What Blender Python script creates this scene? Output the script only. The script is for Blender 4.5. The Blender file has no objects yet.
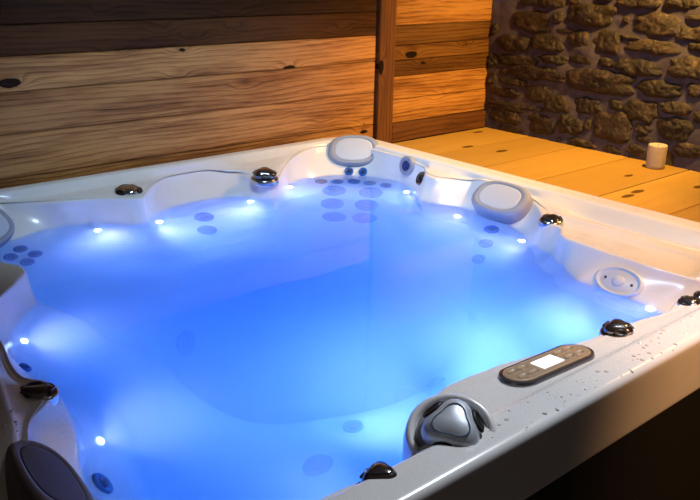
import bpy, bmesh, math, random
import numpy as np
from mathutils import Vector, Matrix, noise
from mathutils.bvhtree import BVHTree

random.seed(7)
S = bpy.context.scene
COL = S.collection

# ------------------------------------------------------------------ basics
def link(o, parent=None):
    COL.objects.link(o)
    if parent is not None:
        o.parent = parent
    return o

def tag(o, label=None, cat=None, group=None, kind=None):
    if label: o['label'] = label
    if cat: o['category'] = cat
    if group: o['group'] = group
    if kind: o['kind'] = kind
    return o

def mesh_obj(name, verts, faces, mats, parent=None, smooth=True, midx=None):
    me = bpy.data.meshes.new(name)
    me.from_pydata([tuple(v) for v in verts], [], faces)
    for m in (mats if isinstance(mats, (list, tuple)) else [mats]):
        me.materials.append(m)
    if midx is not None:
        me.polygons.foreach_set('material_index', midx)
    if smooth:
        me.polygons.foreach_set('use_smooth', [True] * len(me.polygons))
    me.update()
    return link(bpy.data.objects.new(name, me), parent)

def bm_obj(name, bm, mats, parent=None, smooth=False):
    me = bpy.data.meshes.new(name)
    bm.normal_update()
    bm.to_mesh(me); bm.free()
    for m in (mats if isinstance(mats, (list, tuple)) else [mats]):
        me.materials.append(m)
    if smooth:
        me.polygons.foreach_set('use_smooth', [True] * len(me.polygons))
    return link(bpy.data.objects.new(name, me), parent)

def lathe(profile, n=48, rad=None, mat4=None):
    """profile: list of (r, z); rad(phi) multiplies r; closed at axis when r == 0"""
    V, F = [], []
    rows = []
    for (r, z) in profile:
        if r <= 1e-6:
            rows.append([len(V)]); V.append(Vector((0, 0, z)))
        else:
            row = []
            for i in range(n):
                a = 2 * math.pi * i / n
                k = rad(a, r, z) if rad else 1.0
                row.append(len(V)); V.append(Vector((r * k * math.cos(a), r * k * math.sin(a), z)))
            rows.append(row)
    for a, b in zip(rows[:-1], rows[1:]):
        for i in range(n):
            j = (i + 1) % n
            if len(a) == 1 and len(b) == 1: continue
            if len(a) == 1: F.append((a[0], b[i], b[j]))
            elif len(b) == 1: F.append((a[i], b[0], a[j]))
            else: F.append((a[i], b[i], b[j], a[j]))
    if mat4 is not None:
        V = [mat4 @ v for v in V]
    return V, F

def basis(pos, nrm, xdir=None):
    n = Vector(nrm).normalized()
    x = Vector(xdir if xdir is not None else (1, 0, 0))
    x = (x - n * x.dot(n)).normalized()
    y = n.cross(x)
    return Matrix(((x.x, y.x, n.x, pos[0]), (x.y, y.y, n.y, pos[1]), (x.z, y.z, n.z, pos[2]), (0, 0, 0, 1)))

# ------------------------------------------------------------------ node helpers
class NT:
    def __init__(self, name):
        self.m = bpy.data.materials.new(name); self.m.use_nodes = True
        self.t = self.m.node_tree; self.t.nodes.clear()
        self.out = self.t.nodes.new('ShaderNodeOutputMaterial')
    def n(self, kind, **kw):
        nd = self.t.nodes.new(kind)
        for k, v in kw.items():
            if k.startswith('_'): setattr(nd, k[1:], v)
        for k, v in kw.items():
            if not k.startswith('_'):
                s = nd.inputs[int(k[1:])] if (k[0] == 'i' and k[1:].isdigit()) else nd.inputs[k.replace('__', ' ')]
                if hasattr(v, 'is_output') or isinstance(v, bpy.types.NodeSocket): self.t.links.new(v, s)
                else: s.default_value = v
        return nd
    def math(self, op, a, b=0.0, c=0.0, clamp=False):
        nd = self.t.nodes.new('ShaderNodeMath'); nd.operation = op; nd.use_clamp = clamp
        for i, v in enumerate((a, b, c)):
            if isinstance(v, bpy.types.NodeSocket): self.t.links.new(v, nd.inputs[i])
            else: nd.inputs[i].default_value = v
        return nd.outputs[0]
    def ramp(self, fac, stops):
        nd = self.t.nodes.new('ShaderNodeValToRGB')
        while len(nd.color_ramp.elements) < len(stops): nd.color_ramp.elements.new(0.5)
        for e, (p, c) in zip(nd.color_ramp.elements, stops):
            e.position = p; e.color = (*c, 1) if len(c) == 3 else c
        self.t.links.new(fac, nd.inputs[0]); return nd.outputs[0]
    def mix(self, fac, a, b, mode='MIX'):
        nd = self.t.nodes.new('ShaderNodeMix'); nd.data_type = 'RGBA'; nd.blend_type = mode
        for s, v in ((nd.inputs[0], fac), (nd.inputs[6], a), (nd.inputs[7], b)):
            if isinstance(v, bpy.types.NodeSocket): self.t.links.new(v, s)
            elif isinstance(v, tuple): s.default_value = (*v, 1) if len(v) == 3 else v
            else: s.default_value = v
        return nd.outputs[2]
    def vec(self, x, y, z):
        return self.n('ShaderNodeCombineXYZ', X=x, Y=y, Z=z).outputs[0]
    def done(self, shader, vol=None, disp=None):
        self.t.links.new(shader, self.out.inputs[0])
        if vol is not None: self.t.links.new(vol, self.out.inputs[1])
        return self.m

def simple(name, col, rough=.4, metal=0., coat=0., spec=.5, bump=0., bscale=200., emit=None, estr=0.):
    t = NT(name)
    kw = dict(Base__Color=(*col, 1), Roughness=rough, Metallic=metal)
    b = t.n('ShaderNodeBsdfPrincipled', **kw)
    b.inputs['Coat Weight'].default_value = coat
    b.inputs['Specular IOR Level'].default_value = spec
    if emit:
        b.inputs['Emission Color'].default_value = (*emit, 1); b.inputs['Emission Strength'].default_value = estr
    tc = t.n('ShaderNodeTexCoord').outputs['Object']
    nz = t.n('ShaderNodeTexNoise', Vector=tc, Scale=bscale, Detail=3.)
    if bump > 0:
        bp = t.n('ShaderNodeBump', Strength=bump, Distance=.002, Height=nz.outputs[0])
        t.t.links.new(bp.outputs[0], b.inputs['Normal'])
    else:
        r = t.math('MULTIPLY_ADD', nz.outputs[0], .06, rough - .03)
        t.t.links.new(r, b.inputs['Roughness'])
    return t.done(b.outputs[0])

def wood(name, swap, light, mid, dark, rough=.55, contrast=1.0, knots=1.0, bumpk=.4, streak=1.0):
    """planks carry a colour attribute 'tone': r = brightness, g = redness, b = random offset.
    swap: which object axis runs along the grain / across it."""
    t = NT(name)
    tc = t.n('ShaderNodeTexCoord').outputs['Object']
    sp = t.n('ShaderNodeSeparateXYZ', Vector=tc)
    u, v, w = [sp.outputs[i] for i in swap]
    at = t.n('ShaderNodeVertexColor', _layer_name='tone')
    sa = t.n('ShaderNodeSeparateColor', Color=at.outputs[0])
    tone, red, off = sa.outputs[0], sa.outputs[1], sa.outputs[2]
    uo = t.math('MULTIPLY_ADD', off, 37.0, u)
    vo = t.math('MULTIPLY_ADD', off, 11.0, v)
    # knots: sparse cells stretched along the grain
    kv = t.vec(t.math('MULTIPLY', uo, 3.6), t.math('MULTIPLY', vo, 9.), 0.0)
    vor = t.n('ShaderNodeTexVoronoi', Vector=kv, Scale=1.0, Randomness=1.0)
    kd = vor.outputs['Distance']
    present = t.math('GREATER_THAN', t.n('ShaderNodeSeparateColor', Color=vor.outputs['Color']).outputs[0], .35)
    kd2 = t.n('ShaderNodeTexNoise', Vector=t.vec(t.math('MULTIPLY', uo, 30.), t.math('MULTIPLY', vo, 60.), 0.), Scale=1.).outputs[0]
    kd = t.math('ADD', kd, t.math('MULTIPLY_ADD', kd2, .06, -.03))
    bend = t.math('MULTIPLY', t.math('POWER', t.math('MAXIMUM', t.math('SUBTRACT', 1.0, t.math('MULTIPLY', kd, 2.2)), 0.), 2.0), present)
    # slow wander of the grain and the cathedral figure
    slow = t.n('ShaderNodeTexNoise', Vector=t.vec(t.math('MULTIPLY', uo, .75), t.math('MULTIPLY', vo, 3.4), off), Scale=1., Detail=2.).outputs[0]
    fine = t.n('ShaderNodeTexNoise', Vector=t.vec(t.math('MULTIPLY', uo, 4.), t.math('MULTIPLY', vo, 30.), off), Scale=1., Detail=3.).outputs[0]
    g = t.math('MULTIPLY_ADD', slow, 6.0, t.math('MULTIPLY', vo, 50.))
    g = t.math('ADD', g, t.math('MULTIPLY', bend, 3.4))
    g = t.math('ADD', g, t.math('MULTIPLY', fine, .8))
    fr = t.math('FRACT', g)
    late = t.math('POWER', fr, 3.0)
    late = t.math('MULTIPLY', late, t.math('SUBTRACT', 1.0, t.math('POWER', fr, 30.0)))
    fib = t.n('ShaderNodeTexNoise', Vector=t.vec(t.math('MULTIPLY', uo, 7.), t.math('MULTIPLY', vo, 260.), off), Scale=1., Detail=4.).outputs[0]
    st = t.n('ShaderNodeTexNoise', Vector=t.vec(t.math('MULTIPLY', uo, 1.6), t.math('MULTIPLY', vo, 16.), off), Scale=1., Detail=5., Roughness=.65).outputs[0]
    stm = t.math('MULTIPLY', t.math('SUBTRACT', st, .5), 1.5 * streak)
    f = t.math('MULTIPLY_ADD', late, .46 * contrast, .16)
    f = t.math('ADD', f, stm)
    f = t.math('ADD', f, t.math('MULTIPLY', t.math('SUBTRACT', fib, .5), .9 * contrast), clamp=True)
    c = t.ramp(f, [(0., light), (.45, mid), (1., dark)])
    kn = t.math('MULTIPLY', t.math('MULTIPLY', t.math('LESS_THAN', kd, .145), present), knots)
    kr = t.math('MULTIPLY', t.math('MULTIPLY', t.math('SUBTRACT', 1.0, t.math('MULTIPLY', kd, 5.), clamp=True), present), .8 * knots)
    c = t.mix(kr, c, tuple(x * .8 for x in dark))
    c = t.mix(kn, c, tuple(x * .25 for x in dark))
    c = t.mix(1.0, c, t.mix(red, (1., 1., 1.), (1.0, .62, .38)), 'MULTIPLY')
    br = t.vec(tone, tone, tone)
    c = t.mix(1.0, c, br, 'MULTIPLY')
    b = t.n('ShaderNodeBsdfPrincipled', Base__Color=c, Roughness=rough)
    b.inputs['Specular IOR Level'].default_value = .12
    h = t.math('ADD', t.math('MULTIPLY', fib, .5), t.math('MULTIPLY', late, -.5))
    bp = t.n('ShaderNodeBump', Strength=bumpk, Distance=.003, Height=h)
    t.t.links.new(bp.outputs[0], b.inputs['Normal'])
    return t.done(b.outputs[0])

# ------------------------------------------------------------------ materials
def acrylic():
    t = NT('pearl_white_acrylic')
    tc = t.n('ShaderNodeTexCoord').outputs['Object']
    nz = t.n('ShaderNodeTexNoise', Vector=tc, Scale=9., Detail=4.).outputs[0]
    c = t.ramp(nz, [(.3, (.73, .73, .735)), (.7, (.78, .775, .775))])
    b = t.n('ShaderNodeBsdfPrincipled', Base__Color=c, Roughness=.28)
    b.inputs['Specular IOR Level'].default_value = .5
    b.inputs['Coat Weight'].default_value = .35
    b.inputs['Coat Roughness'].default_value = .12
    fine = t.n('ShaderNodeTexNoise', Vector=tc, Scale=420., Detail=2.).outputs[0]
    t.t.links.new(t.math('MULTIPLY_ADD', fine, .14, .2), b.inputs['Roughness'])
    return t.done(b.outputs[0])
M_ACR = acrylic()
M_CHROME = simple('brushed_chrome', (.55, .57, .6), .2, 1.)
M_SILVER = simple('satin_silver', (.66, .72, .80), .42, .45, coat=.5)
M_DCHROME = simple('chrome_dark_reflection', (.26, .24, .25), .16, .95)  # darker copy of the chrome, dark reflections put into its colour
M_BLACK = simple('black_plastic', (.012, .012, .014), .3)
M_GREY = simple('grey_plastic', (.25, .27, .3), .4)
M_PILLOW = simple('grey_foam_rubber', (.29, .31, .36), .55, bump=.15, bscale=500)
M_PILLOWTOP = simple('pale_grey_foam', (.52, .56, .62), .5, bump=.1, bscale=500)
M_PILLOWD = simple('shade_tinted_foam_cushion', (.018, .013, .015), .5, bump=.15, bscale=500)  # near-left headrest cushion, shade put into its colour
M_PILLOWD2 = simple('shade_tinted_foam_body', (.11, .085, .09), .5, bump=.15, bscale=500)  # body of the same headrest, darkened in colour for the shade there
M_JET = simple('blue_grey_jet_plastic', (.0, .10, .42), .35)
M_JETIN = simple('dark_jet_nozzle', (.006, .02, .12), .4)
M_BRONZE = simple('bronze_tinted_panel', (.56, .41, .27), .25, .3, coat=.6)
M_PANELRIM = simple('panel_bezel', (.20, .19, .2), .18, .8)
M_SCREEN = simple('lit_screen', (.8, .85, .9), .3, emit=(.80, .90, 1.), estr=1.1)
M_SKIRT = simple('black_cabinet_panel', (.006, .006, .006), .6)
M_WAX = None

# ------------------------------------------------------------------ the tub shell
C0 = np.array([-1.1, -1.1])
N = 1440
TH = np.arange(N) * 2 * np.pi / N
WATER_Z = -.12

def ring(pts, sig):
    """world points -> radius for every angle about the tub centre"""
    a = np.array(pts) - C0
    th = np.degrees(np.arctan2(a[:, 1], a[:, 0])) % 360
    r = np.hypot(a[:, 0], a[:, 1])
    return ring_tr(list(zip(th, r)), sig)

def ring_tr(tr, sig):
    tr = sorted(tr)
    th = np.array([q[0] for q in tr]); r = np.array([q[1] for q in tr])
    x = np.degrees(TH)
    v = np.interp(x, np.r_[th - 360, th, th + 360], np.r_[r, r, r])
    return blur(v, sig)

def blur(v, sig):
    s = sig * N / 360.
    if s < .3: return v
    k = int(4 * s) + 1
    w = np.exp(-.5 * (np.arange(-k, k + 1) / s) ** 2); w /= w.sum()
    return np.convolve(np.r_[v[-k:], v, v[:k]], w, 'valid')

def rrect(x0, x1, y0, y1, rad):
    """radius of a rounded rectangle about C0"""
    out = np.zeros(N)
    pts = []
    for cx, cy, a0 in ((x1 - rad, y1 - rad, 0), (x0 + rad, y1 - rad, 90), (x0 + rad, y0 + rad, 180), (x1 - rad, y0 + rad, 270)):
        for k in range(17):
            a = math.radians(a0 + 90 * k / 16)
            pts.append((cx + rad * math.cos(a), cy + rad * math.sin(a)))
    P = np.array(pts + [pts[0]]) - C0
    # densify
    D = []
    for a, b in zip(P[:-1], P[1:]):
        n = max(2, int(np.hypot(*(b - a)) / .01))
        for k in range(n): D.append(a + (b - a) * k / n)
    D = np.array(D)
    th = np.arctan2(D[:, 1], D[:, 0]) % (2 * np.pi); r = np.hypot(D[:, 0], D[:, 1])
    o = np.argsort(th); th = th[o]; r = r[o]
    return np.interp(TH, np.r_[th - 2 * np.pi, th, th + 2 * np.pi], np.r_[r, r, r])

RO = rrect(-2.32, .025, -2.15, .0, .2)
RI = rrect(-2.21, -.072, -2.065, -.065, .16)
# the left rim's inner edge bows inwards around the middle columns
leftin = ring([(-2.19, -1.9), (-2.187, -1.775), (-2.15, -1.65), (-2.115, -1.54), (-2.088, -1.40), (-2.045, -1.2), (-2.04, -1.0), (-2.06, -.8), (-2.13, -.5), (-2.2, -.35), (5, -1.1)], .5)
deg = np.degrees(TH)
sel = (deg > 150) & (deg < 215)
RI = np.where(sel, np.minimum(RI, leftin), RI)
RI = blur(RI, .8)

LIp = [(118.6, 1.15), (116.7, 1.10), (112.1, .998), (108, .945), (105.4, .905), (102.7, .851), (100.5, .815), (98.4, .811), (94.7, .867), (90, .94), (85.4, 1.0), (79.4, 1.03), (75.9, 1.03), (72.1, 1.02),
       (68.2, 1.0), (66.2, .935), (63.3, .874), (60.4, .883), (58.9, .959), (57.7, 1.073), (56.1, 1.15), (53.4, 1.22), (50.9, 1.301), (49.1, 1.38), (46.6, 1.5), (44.1, 1.5), (40, 1.5), (36.3, 1.4), (32.5, 1.30), (28.8, 1.22),
       (26.4, 1.10), (25.2, 1.02), (22, .987), (19.2, 1.0), (15.2, 1.02), (13.2, 1.035), (12, 1.08), (8.1, 1.103), (3, 1.05), (359, 1.01), (356.1, .974), (348.7, .890), (345, .845), (342.8, .83), (341, .838), (339.3, .85),
       # arm rest edge, then the corner out of frame
       (337.5, .845), (335.0, .818), (331.6, .812), (328.6, .832), (322.7, .876), (315.0, .979), (309.8, 1.095), (307.5, 1.26), (305.0, 1.22), (303, 1.074), (301.9, 1.023), (300.5, 1.007), (298, 1.002), (295.3, .993), (293, .974), (290.1, .939),
       (286.1, .907), (281.4, .884), (277.6, .873), (271.3, .84), (261.2, .826), (254.9, .838), (250.8, .855), (248.5, .875), (246.0, .915), (243.7, .955), (241.8, 1.03), (240.6, 1.10), (239.0, 1.14), (236.5, 1.17), (232, 1.26), (225, 1.33), (218, 1.28), (212, 1.2),
       (206, 1.13), (203, 1.06), (201.4, .991), (200.6, .965), (199.4, .938), (197.2, .93), (195.3, .94), (194.4, .95), (191.9, .944), (188.1, .927), (184, .907), (179.4, .891), (172, .87), (165.9, .849),
       (160, .81), (155.3, .791), (153.6, .785), (150.5, .80), (148.5, .85), (147, .92), (143, 1.08), (138, 1.22), (133, 1.36), (128, 1.34), (122, 1.22)]
LI = ring_tr(LIp, .55)
LI = np.minimum(LI, RI - .03)
WLp = [(129.2, 1.06), (122.1, 1.03), (114.6, 1.013), (109.1, .967), (105.9, .873), (104.2, .823), (102.3, .791), (98.6, .795), (93, .849), (88.5, .892), (81.1, .914), (72.2, .93), (68.5, .912), (66.5, .885), (64.7, .865), (62, .86), (60.3, .87),
       (59.3, .92), (58.4, .965), (56.5, 1.09), (52.3, 1.17), (48.6, 1.215), (43.5, 1.24), (38.8, 1.235), (32.9, 1.19), (28.6, 1.10), (26, .98), (24.4, .945), (19.6, .932), (13.3, .95), (8, .932), (359.5, .901), (352.7, .87), (347.5, .835),
       (344.8, .82), (341.5, .815), (339.6, .812), (337.8, .82), (337.0, .842), (335, .835), (332.7, .82), (328, .80), (320.8, .801), (316.6, .857), (313.2, .913), (309.5, .97), (306.5, 1.006), (303.5, 1.0), (300, .97), (295, .965), (290, .92), (285, .885), (277.6, .853), (271, .82),
       (261.2, .806), (254.9, .82), (250.5, .84), (248, .86), (245.5, .9), (243, .955), (241, 1.03), (238.5, 1.08), (232, 1.14), (225, 1.16), (218, 1.14), (211, 1.10), (205.5, 1.0), (202.9, .955), (200.1, .92), (197.4, .9), (193.8, .88), (190, .872), (186.5, .865), (184.1, .872),
       (181.4, .872), (176.9, .862), (171.2, .847), (167.7, .836), (163, .811), (158, .778), (155.6, .768), (152.5, .775), (150, .82), (147, .90), (142, 1.0), (136, 1.06)]
WL = ring_tr(WLp, .45)
WL = np.minimum(WL, LI - .008)

def zone(a, b, soft):
    """1 inside the angular range a..b (degrees, going up), soft edges"""
    m = ((deg - a) % 360 < (b - a) % 360).astype(float)
    return blur(m, soft)
arm = zone(307, 336.5, 1.0)
near = zone(245, 300, 2.0)
recess = np.clip(zone(29, 56, 1.5) + zone(1, 13, 1.2) + zone(120, 146, 2) + zone(203, 236, 2), 0, 1)
stair = np.clip(zone(303, 346, 2.5), 0, 1)

col2 = zone(56, 73, 2)
zLI = -.035 - .020 * col2 + .000 * arm + .020 * recess + .012 * near
# levels between rim and basin edge
gap = RI - LI
A_r = RI - np.where(gap > .09, .045, gap * .45); A_z = -.026 + .010 * recess + 0 * TH + .012 * near
# stairs on the side facing the deck: distances measured along X from the rim
cosx = np.maximum(np.cos(TH), .45)
sA = RI - .040 / cosx; sB = RI - .087 / cosx; sC = RI - .094 / cosx
sB = RI - .128 / cosx; sC = RI - .165 / cosx
sA = np.maximum(sA, LI + .05); sB = np.maximum(sB, LI + .075); sC = np.maximum(sC, LI + .045)
B_r = LI + (A_r - LI) * .6; C_r = LI + (A_r - LI) * .3
lerp = lambda a, b, t: a + (b - a) * t
L1r = lerp(A_r, sA, stair); L1z = lerp(A_z, -.050, stair)
L2r = lerp(B_r, sB, stair); L2z = lerp(lerp(A_z, zLI, .4), -.030, stair)
L3r = lerp(C_r, sC, stair); L3z = lerp(lerp(A_z, zLI, .7), -.048, stair)

steep = np.clip(zone(222, 306, 5), 0, 1)
def uw(d, sm):
    return blur(WL - d * (1 - .92 * steep), sm)
levels = [
    (RO - .012, -.150 + 0 * TH), (RO - .001, -.146 + 0 * TH), (RO, -.13 + 0 * TH), (RO, -.02 + 0 * TH), (RO - .003, -.006 + 0 * TH), (RO - .014, 0 * TH),
    (RO - .03, .001 + 0 * TH), (RI + .012, .001 + 0 * TH), (RI, -.002 + 0 * TH), (RI - .010, -.010 + 0 * TH),
    (L1r, L1z), (L1r - .006, L1z - .001), (lerp(L2r, L2r + .014, stair), L2z), (L2r - .010, L2z), (L3r, L3z), (LI + .034, lerp(zLI + .0015, zLI - .011, stair)), (LI + .018, zLI + .001), (LI + .006, zLI - .000), (LI + .001, zLI - .005),
    (lerp(LI, WL, .18), lerp(zLI, WATER_Z, .3)), (lerp(LI, WL, .6), lerp(zLI, WATER_Z, .65)),
    (WL, WATER_Z + 0 * TH), (uw(.012, 1), -.15 + 0 * TH), (uw(.055, 2), -.21 + 0 * TH), (uw(.15, 3), -.32 + 0 * TH), (uw(.20, 4), -.39 + 0 * TH),
    (uw(.26, 5), -.43 + 0 * TH), (lerp(uw(.3, 6), .5, .6 - .35 * steep), -.45 + 0 * TH), (.50 + 0 * TH, -.465 + 0 * TH), (.45 + 0 * TH, -.50 + 0 * TH),
    (.41 + 0 * TH, -.62 + 0 * TH), (.37 + 0 * TH, -.76 + 0 * TH), (.31 + 0 * TH, -.81 + 0 * TH), (.18 + 0 * TH, -.82 + 0 * TH), (.02 + 0 * TH, -.822 + 0 * TH)]
R = np.array([l[0] for l in levels]); Z = np.array([l[1] for l in levels])
benchup = zone(55, 118, 8)
Z = Z + .085 * benchup * np.clip((-.26 - Z) / .12, 0, 1) * np.clip((Z + .62) / .12, 0, 1)
def chaikin(A):
    q = A[:-1] * .75 + A[1:] * .25; s = A[:-1] * .25 + A[1:] * .75
    out = np.empty((2 * len(q) + 2,) + A.shape[1:]); out[0] = A[0]; out[-1] = A[-1]
    out[1:-1:2] = q; out[2:-1:2] = s
    return out
for _ in range(2): R = chaikin(R); Z = chaikin(Z)
X = C0[0] + R * np.cos(TH); Y = C0[1] + R * np.sin(TH)
# seat bowls pressed into the bench
def bowl(x, y, sx, sy, d):
    global Z
    k = np.exp(-(((X - x) / sx) ** 2 + ((Y - y) / sy) ** 2) ** 1.5)
    k = k * np.clip((-Z - .30) / .1, 0, 1)
    Z = Z - d * k
bowl(-1.72, -1.45, .28, .26, .12)
bowl(-1.55, -.75, .22, .2, .07)
bowl(-.72, -.72, .2, .2, .05)
# shallow wavy ridges where the stairs fan out beside the diverter
mid = (Z > -.068) & (Z < -.008)
fan = zone(322, 345, 3)
rr = (RI - R)
Z = Z + np.where(mid & (rr > .05), .0025 * np.sin(rr * 2 * np.pi / .042) * fan, 0) * np.clip((R - LI - .02) / .02, 0, 1)

K = len(R)
verts = np.stack([X, Y, Z], -1).reshape(-1, 3)
faces = []
for k in range(K - 1):
    b = k * N
    for i in range(N):
        j = (i + 1) % N
        faces.append((b + i, b + N + i, b + N + j, b + j))
faces.append(tuple((K - 1) * N + i for i in range(N)))
shell_bvh = BVHTree.FromPolygons([tuple(v) for v in verts.tolist()], faces[:-1])

tub = bpy.data.objects.new('hot_tub', None); link(tub); tub.location = (-1.1, -1.1, -.9)
tag(tub, 'large white acrylic hot tub lit blue from inside, built into the timber deck', 'hot tub')
TL = Matrix.Translation((1.1, 1.1, .9))
def part(name, V, F, mats, parent=None, **kw):
    """world-space geometry parented to the tub (or one of its parts, whose origins sit on the tub's)"""
    V = [Vector(v) + Vector((1.1, 1.1, .9)) for v in V]
    return mesh_obj(name, V, F, mats, parent or tub, **kw)
part('acrylic_shell', verts.tolist(), faces, M_ACR)

def on_shell(p, toward=None):
    loc, nrm, idx, d = shell_bvh.find_nearest(Vector(p))
    if nrm.dot(Vector((-1.1, -1.1, .8)) - loc) < 0: nrm = -nrm
    return loc, nrm

# skirt under the lip
sk = []
skr = rrect(-2.29, -.005, -2.12, -.03, .18)
V = []
zs = [-.895, -.14]
for z in zs:
    for i in range(0, N, 6): V.append((C0[0] + skr[i] * math.cos(TH[i]), C0[1] + skr[i] * math.sin(TH[i]), z))
n = N // 6
F = [(i, (i + 1) % n, n + (i + 1) % n, n + i) for i in range(n)]
part('cabinet_skirt', V, F, M_SKIRT)

# ------------------------------------------------------------------ diverter handles
def diverter(pos, nrm, r=.05, h=.035, rot=0., cap=M_DCHROME, collar=M_CHROME, dome=.5, name='diverter_handle'):
    mt = basis(pos, nrm, (math.cos(rot), math.sin(rot), 0))
    V, F = lathe([(r * 1.12, -.012), (r * 1.12, .003), (r * 1.07, .008), (r * .92, .010), (r * .8, .009), (0, .009)], 64, None, mt)
    base = part(name, V, F, collar)
    lobe = lambda a, rr, z: 1 + .13 * math.cos(3 * a) * min(1, rr / (r * .5))
    prof = [(r * .80, .008), (r * .86, .012), (r * .88, h * .5), (r * .84, h * .72), (r * .70, h * .90), (r * .48, h * 1.02), (r * .25, h * 1.08), (0, h * 1.10)]
    V, F = lathe(prof, 72, lobe, mt)
    part('handle_cap', V, F, cap, base)
    # finger hollows between the lobes
    for k in range(3):
        a = math.pi / 3 + k * 2 * math.pi / 3
        lm = mt @ Matrix.Translation((r * .84 * math.cos(a), r * .84 * math.sin(a), h * .62)) @ Matrix.Rotation(a, 4, 'Z') @ Matrix.Rotation(.9, 4, 'Y') @ Matrix.Diagonal((.62, 1.25, .5, 1))
        V, F = lathe([(r * .34, -.004), (r * .34, .004), (r * .30, .0065), (r * .24, .004), (r * .15, .001), (0, 0)], 24, None, lm)
        part('finger_hollow', V, F, M_BLACK, base)
    # engraved line following the lobes
    V, F = lathe([(r * .53, h * 1.0), (r * .535, h * 1.035), (r * .565, h * 1.02), (r * .57, h * .97)], 72, lambda a, rr, z: 1 + .16 * math.cos(3 * a), mt)
    part('engraved_line', V, F, M_BLACK if cap is not M_SILVER else simple('blue_grey_line', (.10, .14, .24), .35), base)
    return base

UP = Vector((0, 0, 1))
diverter((-1.235, -.205, -.041), (0, -.05, 1), .050, .028, .4, M_CHROME, M_CHROME)
diverter((-.69, -.285, -.054), (0, -.05, 1), .050, .040, 1.0)
diverter((-.268, -1.352, -.038), (-.1, 0, 1), .036, .018, .2)
diverter((-.900, -1.995, -.026), (0, 0, 1), .036, .030, .7)
diverter((-.600, -2.015, -.025), (0, 0, 1), .028, .018, 0.)
diverter((-.535, -2.02, -.025), (0, 0, 1), .026, .018, .5)
diverter((-2.030, -1.418, -.036), (.1, 0, 1), .036, .014, .3)
diverter((-1.715, -2.068, -.035), (0, .1, 1), .034, .040, .9)
# the big water-fall / diverter valve on its white pod
pod_c = Vector((-1.530, -2.052, -.010)); pod_n = Vector((-.42, -.36, 1)).normalized()
mt = basis(pod_c, pod_n, (1, 0, 0))
V, F = lathe([(.090, -.16), (.086, -.03), (.083, -.008), (.081, .004), (.077, .009), (.071, .009), (.066, .004), (.065, -.006), (0, -.006)], 96, None, mt)
part('valve_pod', V, F, M_ACR)
diverter(pod_c - pod_n * .004, pod_n, .056, .050, .55, M_SILVER, M_GREY, name='large_diverter_handle')

# pair of small round fittings beside the corner headrest
for (p, r, m1, m2, nr) in (((-.085, -.495, -.045), .042, M_PILLOW, M_JETIN, None), ((-.165, -.60, -.052), .030, M_DCHROME, M_BLACK, (-.9, .25, .45))):
    loc, nrm = on_shell(p)
    mt = basis(loc, Vector(nr) if nr else nrm, (0, 1, 0))
    V, F = lathe([(r, -.01), (r, .006), (r * .93, .011), (r * .8, .012), (r * .72, .009), (0, .008)], 40, None, mt)
    b = part('air_control', V, F, m1)
    V, F = lathe([(r * .5, .006), (r * .5, .014), (r * .42, .017), (0, .018)], 24, None, mt)
    part('control_knob', V, F, m2, b)

# ------------------------------------------------------------------ headrests
def headrest(pos, nrm, xd, L, W, T, m_body, m_top, power=2.6):
    mt = basis(pos, nrm, xd)
    def shape(a, r, z):
        c, s = abs(math.cos(a)), abs(math.sin(a))
        k = (c ** power + s ** power) ** (-1 / power)
        return k
    D = mt @ Matrix.Diagonal((L / 2, W / 2, 1, 1))
    prof = [(1.0, -.03), (1.0, T * .35), (.985, T * .65), (.94, T * .88), (.87, T), (.80, T * 1.02), (.74, T * .97), (.72, T * .9)]
    V, F = lathe(prof, 96, shape, D)
    b = part('headrest', V, F, m_body)
    prof = [(.73, T * .80), (.718, T * .95), (.66, T * .97), (.5, T * 1.0), (.25, T * 1.04), (0, T * 1.05)]
    V, F = lathe(prof, 96, shape, D)
    part('headrest_cushion', V, F, m_top, b)
    return b
headrest((-.128, -.182, -.042), (-.58, -.50, .75), (1, -1, 0), .235, .160, .034, M_PILLOW, M_PILLOWTOP)
headrest((-.165, -1.060, -.058), (-.62, 0, .80), (0, 1, 0), .245, .150, .034, M_PILLOW, M_PILLOWTOP)
headrest((-1.760, -.245, -.064), (.6, -.6, .80), (1, 1, 0), .26, .15, .034, M_PILLOW, M_PILLOWTOP)
headrest((-2.140, -1.750, -.008), (.5, .1, .85), (-.28, -1, 0), .38, .11, .02, M_PILLOWD2, M_PILLOWD)

# ------------------------------------------------------------------ top-side control panel
def stadium(L, W, n=24):
    P = []
    h = L / 2 - W / 2
    for k in range(n + 1): a = -math.pi / 2 + math.pi * k / n; P.append((h + W / 2 * math.cos(a), W / 2 * math.sin(a)))
    for k in range(n + 1): a = math.pi / 2 + math.pi * k / n; P.append((-h + W / 2 * math.cos(a), W / 2 * math.sin(a)))
    return P
def stack(rings, mt, cap=True):
    """rings: list of (outline, z)"""
    V, F = [], []
    n = len(rings[0][0])
    for P, z in rings: V += [mt @ Vector((x, y, z)) for x, y in P]
    for k in range(len(rings) - 1):
        for i in range(n): j = (i + 1) % n; F.append((k * n + i, k * n + j, (k + 1) * n + j, (k + 1) * n + i))
    if cap: F.append(tuple((len(rings) - 1) * n + i for i in range(n)))
    return V, F
PC = Vector((-1.172, -1.998, -.021)); PN = Vector((0, .10, 1)).normalized()
mt = basis(PC, PN, (1, -.06, 0)) @ Matrix.Diagonal((.90, .90, 1, 1))
V, F = stack([(stadium(.290, .098), -.012), (stadium(.290, .098), .008), (stadium(.286, .094), .013), (stadium(.276, .084), .014), (stadium(.272, .080), .011)], mt)
panel = part('control_panel', V, F, M_PANELRIM, smooth=False)
V, F = stack([(stadium(.272, .080), .010), (stadium(.270, .078), .0145), (stadium(.262, .070), .0155)], mt)
part('panel_face', V, F, M_BRONZE, panel, smooth=False)
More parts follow.
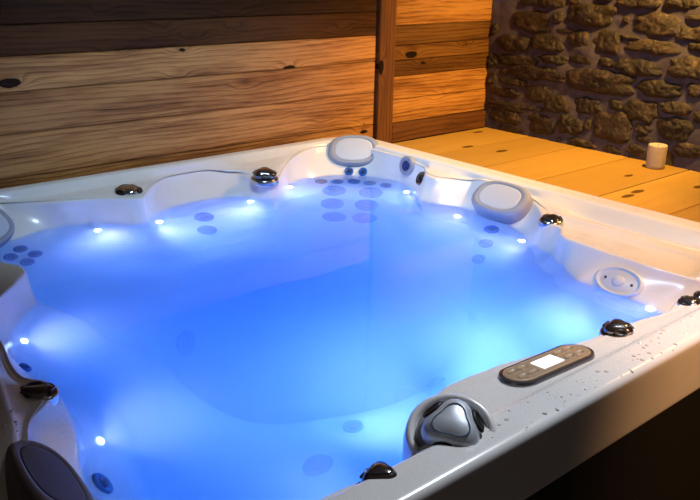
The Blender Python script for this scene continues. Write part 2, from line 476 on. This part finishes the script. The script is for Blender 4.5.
def rbox(x, y, L, W, z0, z1, m): return stack([([(x - L / 2, y - W / 2), (x + L / 2, y - W / 2), (x + L / 2, y + W / 2), (x - L / 2, y + W / 2)], z0), ([(x - L / 2, y - W / 2), (x + L / 2, y - W / 2), (x + L / 2, y + W / 2), (x - L / 2, y + W / 2)], z1)], m)
V, F = rbox(-.002, -.001, .070, .042, .0150, .0170, mt)
part('display_screen', V, F, M_SCREEN, panel, smooth=False)
M_BTN = simple('brown_button_outline', (.40, .29, .19), .35)
for bx in (-.100, -.066, .062, .096):
    for by in (-.016, .016):
        lm = mt @ Matrix.Translation((bx, by, .0155)) @ Matrix.Diagonal((1.25, .8, 1, 1))
        V, F = lathe([(.0135, -.001), (.0135, .0012), (.0115, .0012), (.0112, .0004), (0, .0004)], 24, None, lm)
        part('panel_button', V, F, M_BTN, panel)

# ------------------------------------------------------------------ oval speaker plate on the arm rest
M_PLATE = simple('pale_grey_plastic', (.60, .64, .68), .35)
def speaker_plate(pos, xd):
    loc, nrm = on_shell(pos)
    mt = basis(loc, nrm, xd)
    E = mt @ Matrix.Diagonal((1, .60, 1, 1))
    V, F = lathe([(.076, -.012), (.076, .006), (.072, .009), (.066, .009), (.063, .004), (.060, .003), (.056, .0045), (0, .0055)], 72, None, E)
    b = part('speaker_plate', V, F, M_PLATE)
    V, F = lathe([(.0185, .002), (.0185, .008), (.0165, .0095), (0, .0098)], 36, None, mt @ Matrix.Diagonal((1, .9, 1, 1)))
    part('centre_cap', V, F, M_GREY if False else M_PLATE, b)
    for s in (-1, 1):
        V, F = lathe([(.0040, .002), (.0040, .0072), (0, .0075)], 16, None, mt @ Matrix.Translation((s * .043, 0, 0)))
        part('screw', V, F, M_BLACK, b)
SPEAKER_POS = (-0.4490, -1.7294, -0.0915)
speaker_plate(SPEAKER_POS, (0, 1, 0))

# ------------------------------------------------------------------ jets (x, y, z, radius)
JETS = [(-0.3394, -0.2085, -0.1748, 0.0285), (-0.2766, -0.2419, -0.1846, 0.0287), (-0.217, -0.2865, -0.1841, 0.0287), (-0.1752, -0.3447, -0.1866, 0.0286), (-0.1473, -0.4168, -0.1858, 0.0284), (-0.1976, -0.2296, -0.1079, 0.02), (-0.1572, -0.2773, -0.1064, 0.02), (-0.3288, -0.2846, -0.2583, 0.0525), (-0.3919, -0.348, -0.3545, 0.0519), (-0.4569, -0.4399, -0.4172, 0.0507), (-0.2183, -0.3998, -0.2622, 0.0545), (-0.2845, -0.4491, -0.359, 0.054), (-0.36, -0.5219, -0.4231, 0.0529), (-0.9736, -0.2864, -0.2342, 0.0392), (-1.0145, -0.3733, -0.2909, 0.0384), (-0.2372, -1.0808, -0.1945, 0.0338), (-0.3121, -1.1184, -0.2718, 0.0334), (-0.3907, -1.1561, -0.3481, 0.0329), (-1.6592, -0.2679, -0.1825, 0.0251), (-1.6224, -0.2962, -0.2313, 0.0251), (-1.7049, -0.3032, -0.2023, 0.0247), (-1.6627, -0.3313, -0.2526, 0.0248), (-1.9929, -1.598, -0.1923, 0.0311), (-1.4897, -1.6258, -0.4953, 0.0381), (-1.3402, -1.5767, -0.4736, 0.0266), (-0.9416, -1.3628, -0.8032, 0.0368), (-1.0152, -1.5489, -0.5009, 0.0323), (-1.3602, -0.7936, -0.6832, 0.0591), (-1.951, -1.0988, -0.1564, 0.0205)]
#JETS_HERE
for (x, y, z, r) in JETS:
    loc, nrm = on_shell((x, y, z))
    mt = basis(loc, nrm, (0, 0, 1))
    V, F = lathe([(r, -.006), (r, .004), (r * .94, .008), (r * .82, .009), (r * .62, .004), (0, .003)], 32, None, mt)
    b = part('jet', V, F, M_JET)
    V, F = lathe([(r * .45, .001), (r * .45, .009), (r * .34, .011), (r * .22, .008), (0, .004)], 20, None, mt)
    part('nozzle', V, F, M_JETIN, b)

# ------------------------------------------------------------------ underwater lights
LEDS = [(-1.3784, -0.246, -0.1746, 1.0), (-1.1727, -0.2988, -0.1657, 1.0), (-0.7616, -0.2914, -0.1585, 1.0), (-0.5291, -0.2236, -0.14, 1.0), (-0.1519, -0.556, -0.1729, 1.0), (-0.221, -0.8992, -0.1937, 1.2), (-0.2834, -1.2566, -0.1518, 1.2), (-1.895, -0.9443, -0.1741, 1.3), (-1.9256, -1.4456, -0.2167, 1.3), (-0.4863, -1.855, -0.1286, 1.2)]
#LEDS_HERE
LEDCOL = (.70, .54, 1.0)
M_LED = simple('led_lens', (.8, .9, 1.), .3, emit=(.62, .80, 1.), estr=12.)
def lamp(name, kind, loc, col, watts, parent=None, **kw):
    l = bpy.data.lights.new(name, kind); l.color = col; l.energy = watts
    for k, v in kw.items(): setattr(l, k, v)
    o = bpy.data.objects.new(name, l); link(o, parent); o.location = loc
    return o
for (x, y, z, wt) in LEDS:
    wt = .8 if x < -1.5 else .5 if y < -1.7 else wt
    loc, nrm = on_shell((x, y, z))
    mt = basis(loc, nrm, (0, 0, 1))
    V, F = lathe([(.011, -.004), (.011, .003), (.009, .005), (.006, .006), (0, .0070)], 28, None, mt)
    b = part('led_light', V, F, M_LED)
    q = loc + nrm * .012 + Vector((1.1, 1.1, .9))
    dr = (nrm + (Vector((-1.1, -1.1, -.4)) - loc).normalized() * .8 + Vector((0, 0, -.25))).normalized()
    o = lamp('led_lamp', 'SPOT', q, LEDCOL, wt * 8.5, b, shadow_soft_size=.006, spot_size=math.radians(150), spot_blend=1.)
    o.rotation_euler = dr.to_track_quat('-Z', 'Y').to_euler()

for mx_, my_, mz_, wm, aim in ((-.70, -1.86, -.30, 32, (-.75, -.3, -.22)), (-.98, -1.88, -.32, 90, (-.95, -.4, -.22)), (-1.30, -1.90, -.34, 75, (-1.35, -.7, -.35)), (-1.62, -1.90, -.34, 16, (-1.75, -.9, -.3))):  # added floods, hidden below the near ledge to brighten the water
    loc, nrm = on_shell((mx_, my_, mz_))
    mt = basis(loc, nrm, (0, 0, 1))
    V, F = lathe([(.035, -.004), (.035, .006), (.03, .010), (.025, .008), (.018, .010), (0, .012)], 40, None, mt)
    b = part('added_flood_lens', V, F, M_LED)
    p0 = loc + nrm * .04
    o = lamp('added_flood_lamp', 'SPOT', p0 + Vector((1.1, 1.1, .9)), LEDCOL, wm, b, shadow_soft_size=.03, spot_size=math.radians(88), spot_blend=1.)
    o.rotation_euler = (Vector(aim) - p0).to_track_quat('-Z', 'Y').to_euler()

# ------------------------------------------------------------------ water
def water_mat():
    t = NT('water')
    tc = t.n('ShaderNodeTexCoord').outputs['Object']
    a = t.n('ShaderNodeTexNoise', Vector=tc, Scale=5., Detail=2.).outputs[0]
    bp = t.n('ShaderNodeBump', Strength=.05, Distance=.02, Height=a)
    b = t.n('ShaderNodeBsdfPrincipled', Base__Color=(1, 1, 1, 1), Roughness=0.0, IOR=1.33, Normal=bp.outputs[0])
    b.inputs['Transmission Weight'].default_value = 1.0
    mx = b
    vs = t.n('ShaderNodeVolumeScatter', Color=(.50, .72, 1., 1), Density=WDENS, Anisotropy=.0)
    va = t.n('ShaderNodeVolumeAbsorption', Color=(.34, .75, .995, 1), Density=WABS)
    ad = t.n('ShaderNodeAddShader', i0=vs.outputs[0], i1=va.outputs[0])
    return t.done(mx.outputs[0], ad.outputs[0])
WDENS, WABS = 2.4, 4.4
M_WATER = water_mat()
wv, wf = [], []
rings = [(WL + .004, WATER_Z)] + [(uw(.012, 1) + .012, -.15), (uw(.055, 2) + .02, -.21), (uw(.15, 3) + .03, -.32), (uw(.20, 4) + .05, -.5), (uw(.25, 5), -.62), (.5 + 0 * TH, -.75), (.45 + 0 * TH, -.85)]
st = 4
for r_, z_ in rings:
    for i in range(0, N, st): wv.append((C0[0] + r_[i] * math.cos(TH[i]) + 1.1, C0[1] + r_[i] * math.sin(TH[i]) + 1.1, z_ - WATER_Z))
n = N // st
for k in range(len(rings) - 1):
    for i in range(n): j = (i + 1) % n; wf.append((k * n + i, (k + 1) * n + i, (k + 1) * n + j, k * n + j))
wf.append(tuple(range(n))); wf.append(tuple((len(rings) - 1) * n + i for i in reversed(range(n))))
water = mesh_obj('water', wv, wf, M_WATER, smooth=False)
water.location = (-1.1, -1.1, WATER_Z)
tag(water, 'glowing blue cloudy water filling the white hot tub', 'water')
bm = bmesh.new(); bm.from_mesh(water.data); bmesh.ops.recalc_face_normals(bm, faces=bm.faces); bm.to_mesh(water.data); bm.free()

# ------------------------------------------------------------------ water drops lying on the near and right rim
M_DROP = simple('water_drop', (.75, .72, .68), .05, coat=1., spec=.8)
V, F = [], []
for k in range(150):
    if k < 105: x, y = random.uniform(-1.5, -.35), random.uniform(-2.14, -2.075)
    else: x, y = random.uniform(-2.16, -2.1), random.uniform(-1.6, -1.4)
    hit = shell_bvh.ray_cast(Vector((x, y, .3)), Vector((0, 0, -1)))
    if hit[0] is None: continue
    r = random.choice([.0012, .0018, .0025, .0035, .005])
    v, f = lathe([(r, 0), (r * .9, r * .22), (r * .55, r * .42), (0, r * .5)], 10, None, Matrix.Translation(hit[0]) @ Matrix.Rotation(random.random() * 6, 4, 'Z') @ Matrix.Diagonal((1, random.uniform(.6, 1.), 1, 1)))
    F += [tuple(i + len(V) for i in q) for q in f]; V += v
drops = mesh_obj('water_droplets', V, F, M_DROP)
tag(drops, 'tiny water droplets splashed on the hot tub rim', 'water droplets', kind='stuff')

# ------------------------------------------------------------------ timber wall, deck, trims
def planks(name, boxes, mat, bev=.003):
    """boxes: (x0,x1,y0,y1,z0,z1,tone,red)"""
    bm = bmesh.new(); cl = bm.loops.layers.color.new('tone')
    for (x0, x1, y0, y1, z0, z1, tone, red) in boxes:
        g = bmesh.ops.create_cube(bm, size=1.0)
        vs = g['verts']
        for v in vs: v.co = Vector(((x0 + x1) / 2 + v.co.x * (x1 - x0), (y0 + y1) / 2 + v.co.y * (y1 - y0), (z0 + z1) / 2 + v.co.z * (z1 - z0)))
        es = list({e for v in vs for e in v.link_edges})
        r = bmesh.ops.bevel(bm, geom=es, offset=bev, segments=2, affect='EDGES')
        off = random.random()
        fs = {f for v in vs if v.is_valid for f in v.link_faces} | set(r['faces'])
        stackf = list(fs); seen = set(fs)
        while stackf:
            f = stackf.pop()
            for e in f.edges:
                for g2 in e.link_faces:
                    if g2 not in seen: seen.add(g2); stackf.append(g2)
        for f in seen:
            for l in f.loops: l[cl] = (tone, red, off, 1)
    return bm_obj(name, bm, mat)

LW = ((.50, .25, .076), (.30, .13, .038), (.07, .026, .009))
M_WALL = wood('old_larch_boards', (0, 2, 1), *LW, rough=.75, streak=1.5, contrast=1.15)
M_DECK = wood('honey_pine_boards', (0, 1, 2), (.45, .27, .06), (.36, .20, .04), (.19, .085, .015), rough=.5, contrast=.35, streak=.35, bumpk=.15, knots=.8)
M_TRIM = wood('dark_stained_timber', (2, 0, 1), (.17, .075, .03), (.10, .042, .017), (.035, .014, .006), rough=.6)
M_TRIMH = wood('dark_stained_board', (0, 2, 1), (.17, .075, .03), (.10, .042, .017), (.035, .014, .006), rough=.6)

WY = .02
T = .022
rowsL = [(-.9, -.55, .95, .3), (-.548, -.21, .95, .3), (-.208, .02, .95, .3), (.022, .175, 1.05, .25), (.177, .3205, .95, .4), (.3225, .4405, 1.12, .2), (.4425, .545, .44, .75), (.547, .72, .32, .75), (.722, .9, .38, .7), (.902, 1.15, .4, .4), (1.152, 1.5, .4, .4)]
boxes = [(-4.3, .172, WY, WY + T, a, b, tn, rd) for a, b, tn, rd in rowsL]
rowsR = [(-.9, .010, .6, .3), (.012, .125, .95, .15), (.127, .238, .92, .15), (.240, .3145, .52, .5), (.3165, .386, .6, .4), (.388, .481, .55, .3), (.483, .66, .85, .2), (.662, .9, .8, .3), (.902, 1.5, .6, .3)]
boxes += [(.286, 1.06, WY, WY + T, a, b, tn, rd) for a, b, tn, rd in rowsR]
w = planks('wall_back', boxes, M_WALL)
tag(w, 'horizontal reclaimed brown timber boards on the wall behind the tub', kind='structure')
# solid wall behind the boards
def box(name, x0, x1, y0, y1, z0, z1, mat, parent=None):
    V = [(x, y, z) for x in (x0, x1) for y in (y0, y1) for z in (z0, z1)]
    F = [(0, 1, 3, 2), (4, 6, 7, 5), (0, 4, 5, 1), (2, 3, 7, 6), (0, 2, 6, 4), (1, 5, 7, 3)]
    return mesh_obj(name, V, F, mat, parent, smooth=False)
M_DARKWALL = simple('dark_wall_lining', (.02, .012, .008), .8)
o = box('wall_back_lining', -4.3, 1.25, WY + T + .001, WY + T + .05, -.9, 1.5, M_DARKWALL); tag(o, 'dark lining behind the timber boards', kind='structure')
po = planks('trim_1', [(.176, .280, WY - .022, WY + T, -.9, 1.5, .95, .4)], M_TRIM)
tag(po, 'dark upright timber post dividing the boarded wall', kind='structure')
bb = planks('baseboard_back', [(.283, .995, WY - .016, WY - .001, -.083, .008, .95, .4)], M_TRIMH)
tag(bb, 'dark stained skirting board above the deck', kind='structure')

DZ = -.083
ys = [-3.6, -3.3, -3.0, -2.7, -2.40, -2.10, -1.795, -1.487, -1.187, -.888, -.60, -.30, -.0]
boxes = []
for a, b in zip(ys[:-1], ys[1:]):
    boxes.append((.03, 1.02, a + .0015, b - .0015, DZ - .03, DZ, random.uniform(.9, 1.05), random.uniform(.0, .25)))
dk = planks('floor_deck', boxes, M_DECK)
tag(dk, 'honey coloured pine deck boards beside the hot tub', kind='structure')
sub = box('floor_deck_frame', .035, 1.03, -3.6, .019, -.895, DZ - .032, M_DARKWALL); tag(sub, 'dark frame carrying the deck', kind='structure')
fl = box('floor', -4.3, 1.25, -4.5, .03, -.95, -.9, simple('dark_floor', (.01, .009, .008), .7)); tag(fl, 'dark floor in front of the tub', kind='structure')

# ------------------------------------------------------------------ stone wall
STONES = [(-0.217, 0.59, 0.053, 0.019), (-0.352, 0.593, 0.076, 0.03), (-0.483, 0.611, 0.036, 0.018), (-0.254, 0.496, 0.135, 0.052), (-0.402, 0.527, 0.03, 0.03), (-0.012, 0.442, 0.026, 0.026), (-0.442, 0.468, 0.057, 0.01), (-0.14, 0.381, 0.1, 0.041), (-0.349, 0.401, 0.098, 0.041), (-0.538, 0.429, 0.063, 0.044), (-0.165, 0.296, 0.139, 0.028), (-0.401, 0.325, 0.077, 0.024), (-0.563, 0.34, 0.07, 0.022), (-0.014, 0.282, 0.035, 0.031), (-0.301, 0.245, 0.181, 0.036), (-0.093, 0.23, 0.026, 0.016), (-0.015, 0.187, 0.032, 0.032), (-0.162, 0.185, 0.101, 0.02), (-0.652, 0.637, 0.05, 0.023), (-0.824, 0.627, 0.11, 0.033), (-1.033, 0.634, 0.082, 0.035), (-0.588, 0.55, 0.126, 0.052), (-0.772, 0.541, 0.02, 0.019), (-0.932, 0.528, 0.115, 0.049), (-1.103, 0.57, 0.046, 0.014), (-1.104, 0.504, 0.071, 0.03), (-0.693, 0.431, 0.08, 0.054), (-0.805, 0.467, 0.054, 0.008), (-0.928, 0.433, 0.135, 0.033), (-1.135, 0.451, 0.05, 0.018), (-0.689, 0.339, 0.034, 0.024), (-0.864, 0.337, 0.133, 0.036), (-1.107, 0.361, 0.093, 0.047), (-0.1, 0.123, 0.104, 0.027), (-0.323, 0.147, 0.075, 0.047), (-0.449, 0.108, 0.082, 0.047), (-0.626, 0.123, 0.079, 0.039), (-0.675, 0.248, 0.188, 0.056), (-0.136, 0.05, 0.132, 0.023), (-0.131, -0.004, 0.098, 0.043), (-0.366, -0.008, 0.088, 0.05), (-0.537, 0.015, 0.072, 0.049), (-0.64, 0.034, 0.022, 0.033), (-0.172, -0.064, 0.108, 0.018), (-0.625, -0.06, 0.083, 0.020), (-0.486, -0.063, 0.013, 0.011), (-0.316, 0.065, 0.07, 0.011), (-0.983, 0.252, 0.109, 0.038), (-1.165, 0.268, 0.052, 0.029), (-0.776, 0.152, 0.038, 0.028), (-0.909, 0.143, 0.09, 0.051), (-1.079, 0.18, 0.074, 0.03), (-0.774, 0.045, 0.105, 0.073), (-0.936, 0.064, 0.043, 0.027), (-0.943, 0.017, 0.039, 0.02), (-1.088, 0.087, 0.088, 0.055), (-1.199, 0.156, 0.038, 0.029), (-0.779, -0.061, 0.053, 0.020), (-0.926, -0.048, 0.061, 0.028), (-1.172, 0.003, 0.074, 0.034)]
SX = .996
# coursed fill outside the photograph's frame
z = -.05
while z < 1.5:
    h = random.uniform(.028, .05)
    y = -1.235 if z < .655 else 0.0
    while y > -3.5:
        wd = random.uniform(.06, .15)
        STONES.append((y - wd, z + h, wd * .95, h * .9)); y -= 2 * wd + .012
    z += 2 * h + .008
def stone_mat():
    t = NT('rough_dark_stone')
    tc = t.n('ShaderNodeTexCoord').outputs['Object']
    a = t.n('ShaderNodeTexNoise', Vector=tc, Scale=22., Detail=8., Roughness=.7).outputs[0]
    c = t.ramp(a, [(.34, (.008, .0045, .0035)), (.54, (.021, .012, .009)), (.72, (.12, .074, .050))])
    at = t.n('ShaderNodeVertexColor', _layer_name='tone').outputs[0]
    c = t.mix(1., c, at, 'MULTIPLY')
    b = t.n('ShaderNodeBsdfPrincipled', Base__Color=c, Roughness=.5)
    m = t.n('ShaderNodeTexNoise', Vector=tc, Scale=60., Detail=6., Roughness=.7).outputs[0]
    bp = t.n('ShaderNodeBump', Strength=.9, Distance=.012, Height=m)
    t.t.links.new(bp.outputs[0], b.inputs['Normal'])
    return t.done(b.outputs[0])
def mortar_mat():
    t = NT('grey_mortar')
    tc = t.n('ShaderNodeTexCoord').outputs['Object']
    a = t.n('ShaderNodeTexNoise', Vector=tc, Scale=30., Detail=6.).outputs[0]
    c = t.ramp(a, [(.3, (.046, .038, .060)), (.7, (.074, .062, .092))])
    b = t.n('ShaderNodeBsdfPrincipled', Base__Color=c, Roughness=.85)
    m = t.n('ShaderNodeTexNoise', Vector=tc, Scale=140., Detail=4.).outputs[0]
    bp = t.n('ShaderNodeBump', Strength=.6, Distance=.004, Height=m)
    t.t.links.new(bp.outputs[0], b.inputs['Normal'])
    return t.done(b.outputs[0])
M_STONE, M_MORTAR = stone_mat(), mortar_mat()
V, F, MI, TONE = [], [], [], []
# mortar bed
ny, nz_ = 220, 110
for i in range(ny + 1):
    for j in range(nz_ + 1):
        y = .018 - 3.6 * i / ny; z = -.14 + 1.64 * j / nz_
        d = .010 * noise.noise(Vector((y * 9, z * 9, 3))) + .004 * noise.noise(Vector((y * 40, z * 40, 1)))
        V.append((SX + d, y, z)); TONE.append(1.)
for i in range(ny):
    for j in range(nz_):
        a = i * (nz_ + 1) + j
        F.append((a, a + 1, a + nz_ + 2, a + nz_ + 1)); MI.append(1)
for si, (cy, cz, hy, hz) in enumerate(STONES):
    inview = si < 60
    nr, na = (12, 44) if inview else (5, 20)
    depth = random.uniform(.018, .030) if min(hy, hz) > .022 else random.uniform(.014, .02)
    ph = [random.uniform(0, 6.28) for _ in range(6)]; am = [random.uniform(.0, .07) for _ in range(6)]
    pw = random.uniform(2.4, 3.4); seed = Vector((si * 3.1, si * 1.7, 0))
    tone = random.uniform(.55, 1.25)
    tiltz = random.uniform(-.35, .15)
    b0 = len(V)
    def spt(rho, a):
        c, s = math.cos(a), math.sin(a)
        k = (abs(c) ** pw + abs(s) ** pw) ** (-1 / pw)
        k *= 1 + sum(am[q] * math.sin((q + 2) * a + ph[q]) for q in range(6))
        y = cy + rho * k * c * hy * 1.07; z = cz + rho * k * s * hz * 1.07
        h = (1 - rho ** 3.2) ** .5 if rho < 1 else 0
        nv = Vector((y, z, 0)) * 1.0 + seed
        facet = noise.noise(nv * 14) * .45 + abs(noise.noise(nv * 26)) * .5 + noise.noise(nv * 60) * .14
        hh = depth * (h * (.85 + .75 * facet + tiltz * rho * s))
        return (SX + .008 - hh if rho < 1 else SX + .02, y, z)
    V.append(spt(0, 0)); TONE.append(tone)
    for k in range(1, nr + 1):
        rho = (k / nr) ** .75
        for i in range(na): V.append(spt(rho if k < nr else 1.0, 2 * math.pi * i / na)); TONE.append(tone)
    for i in range(na): F.append((b0, b0 + 1 + (i + 1) % na, b0 + 1 + i)); MI.append(0)
    for k in range(nr - 1):
        for i in range(na):
            j = (i + 1) % na; a = b0 + 1 + k * na; c = a + na
            F.append((a + i, a + j, c + j, c + i)); MI.append(0)
sw = mesh_obj('wall_right', V, F, [M_STONE, M_MORTAR], smooth=True, midx=MI)
ca = sw.data.color_attributes.new('tone', 'FLOAT_COLOR', 'POINT')
ca.data.foreach_set('color', np.repeat(np.array(TONE), 4).astype(np.float32))
tag(sw, 'rough dark rubble stone wall with grey mortar', kind='structure')

# ------------------------------------------------------------------ candle
def wax():
    t = NT('cream_wax')
    tc = t.n('ShaderNodeTexCoord').outputs['Object']
    a = t.n('ShaderNodeTexNoise', Vector=tc, Scale=60., Detail=3.).outputs[0]
    c = t.ramp(a, [(.3, (.42, .34, .28)), (.7, (.48, .39, .32))])
    b = t.n('ShaderNodeBsdfPrincipled', Base__Color=c, Roughness=.5)
    b.inputs['Subsurface Weight'].default_value = .3
    b.inputs['Subsurface Radius'].default_value = (.02, .01, .005)
    return t.done(b.outputs[0])
M_WAX = wax()
cn = bpy.data.objects.new('candle', None); link(cn); cn.location = (.905, -1.070, DZ)
tag(cn, 'short cream pillar candle on the deck against the stone wall', 'candle')
V, F = lathe([(0, .0005), (.0385, .0005), (.041, .003), (.0415, .015), (.0415, .099), (.0405, .1045), (.0385, .1065), (.035, .105), (.028, .101), (.012, .099), (0, .0985)], 48)
mesh_obj('candle_body', V, F, M_WAX, cn)
V, F = lathe([(.0014, .097), (.0013, .106), (.0008, .111), (0, .1112)], 8)
mesh_obj('wick', V, F, M_BLACK, cn)

# ------------------------------------------------------------------ light
def spot(name, loc, target, col, watts, size, blend, rad):
    o = lamp(name, 'SPOT', loc, col, watts, spot_size=math.radians(size), spot_blend=blend, shadow_soft_size=rad)
    o.rotation_euler = (Vector(target) - Vector(loc)).to_track_quat('-Z', 'Y').to_euler()
    return o
spot('deck_spot', (.74, -1.35, 1.30), (.70, -.50, .10), (1., .55, .12), 240, 100, 1., .05)
spot('rim_fill_spot', (.74, -1.75, 1.30), (-.10, -1.55, 0), (1., .50, .15), 100, 62, 1., .05)  # added warm fill for the right rim and arm rest tray
spot('arm_fill_spot', (-1.30, -1.20, 1.6), (-.10, -1.05, 0), (.62, .82, 1.), 70, 62, .8, .10)  # added cool fill for the slopes on the right side
spot('side_fill_spot', (-.7, -3.6, 1.8), (-.35, -2.10, -.05), (1., .48, .18), 210, 44, .8, .08)  # added warm fill for the near lip and rim
spot('tub_spot', (-.40, -1.90, 1.7), (-1.15, -2.15, 0), (.86, .92, 1.), 110, 54, .5, .10)
spot('tub_back_spot', (-1.10, -1.0, 1.6), (-.85, -.30, 0), (.60, .80, 1.), 68, 84, .9, .10)
wd = bpy.data.worlds.new('dim_room'); S.world = wd; wd.use_nodes = True
bg = wd.node_tree.nodes['Background']; bg.inputs[0].default_value = (.55, .42, .36, 1); bg.inputs[1].default_value = .05

# ------------------------------------------------------------------ camera
cam = bpy.data.cameras.new('camera'); cam.sensor_width = 36; cam.lens = 812.21 * 36 / 700; cam.clip_start = .02
co = bpy.data.objects.new('camera', cam); link(co)
Fv = Vector((0.62033916, 0.70721432, -0.33915663)); Rv = Vector((0.75657663, -0.65356781, 0.02099795)); Uv = Vector((0.20681181, 0.26962383, 0.94049554))
co.matrix_world = Matrix(((Rv.x, Uv.x, -Fv.x, -2.4963), (Rv.y, Uv.y, -Fv.y, -2.8687), (Rv.z, Uv.z, -Fv.z, .7847), (0, 0, 0, 1)))
S.camera = co
S.view_settings.view_transform = 'Standard'; S.view_settings.look = 'None'; S.view_settings.gamma = 1; S.view_settings.exposure = .2
S.view_settings.use_curve_mapping = False
S.cycles.use_denoising = True
S.cycles.max_bounces = 8; S.cycles.diffuse_bounces = 4; S.cycles.glossy_bounces = 4; S.cycles.transparent_max_bounces = 12; S.cycles.volume_bounces = 4
S.cycles.sample_clamp_indirect = 6.
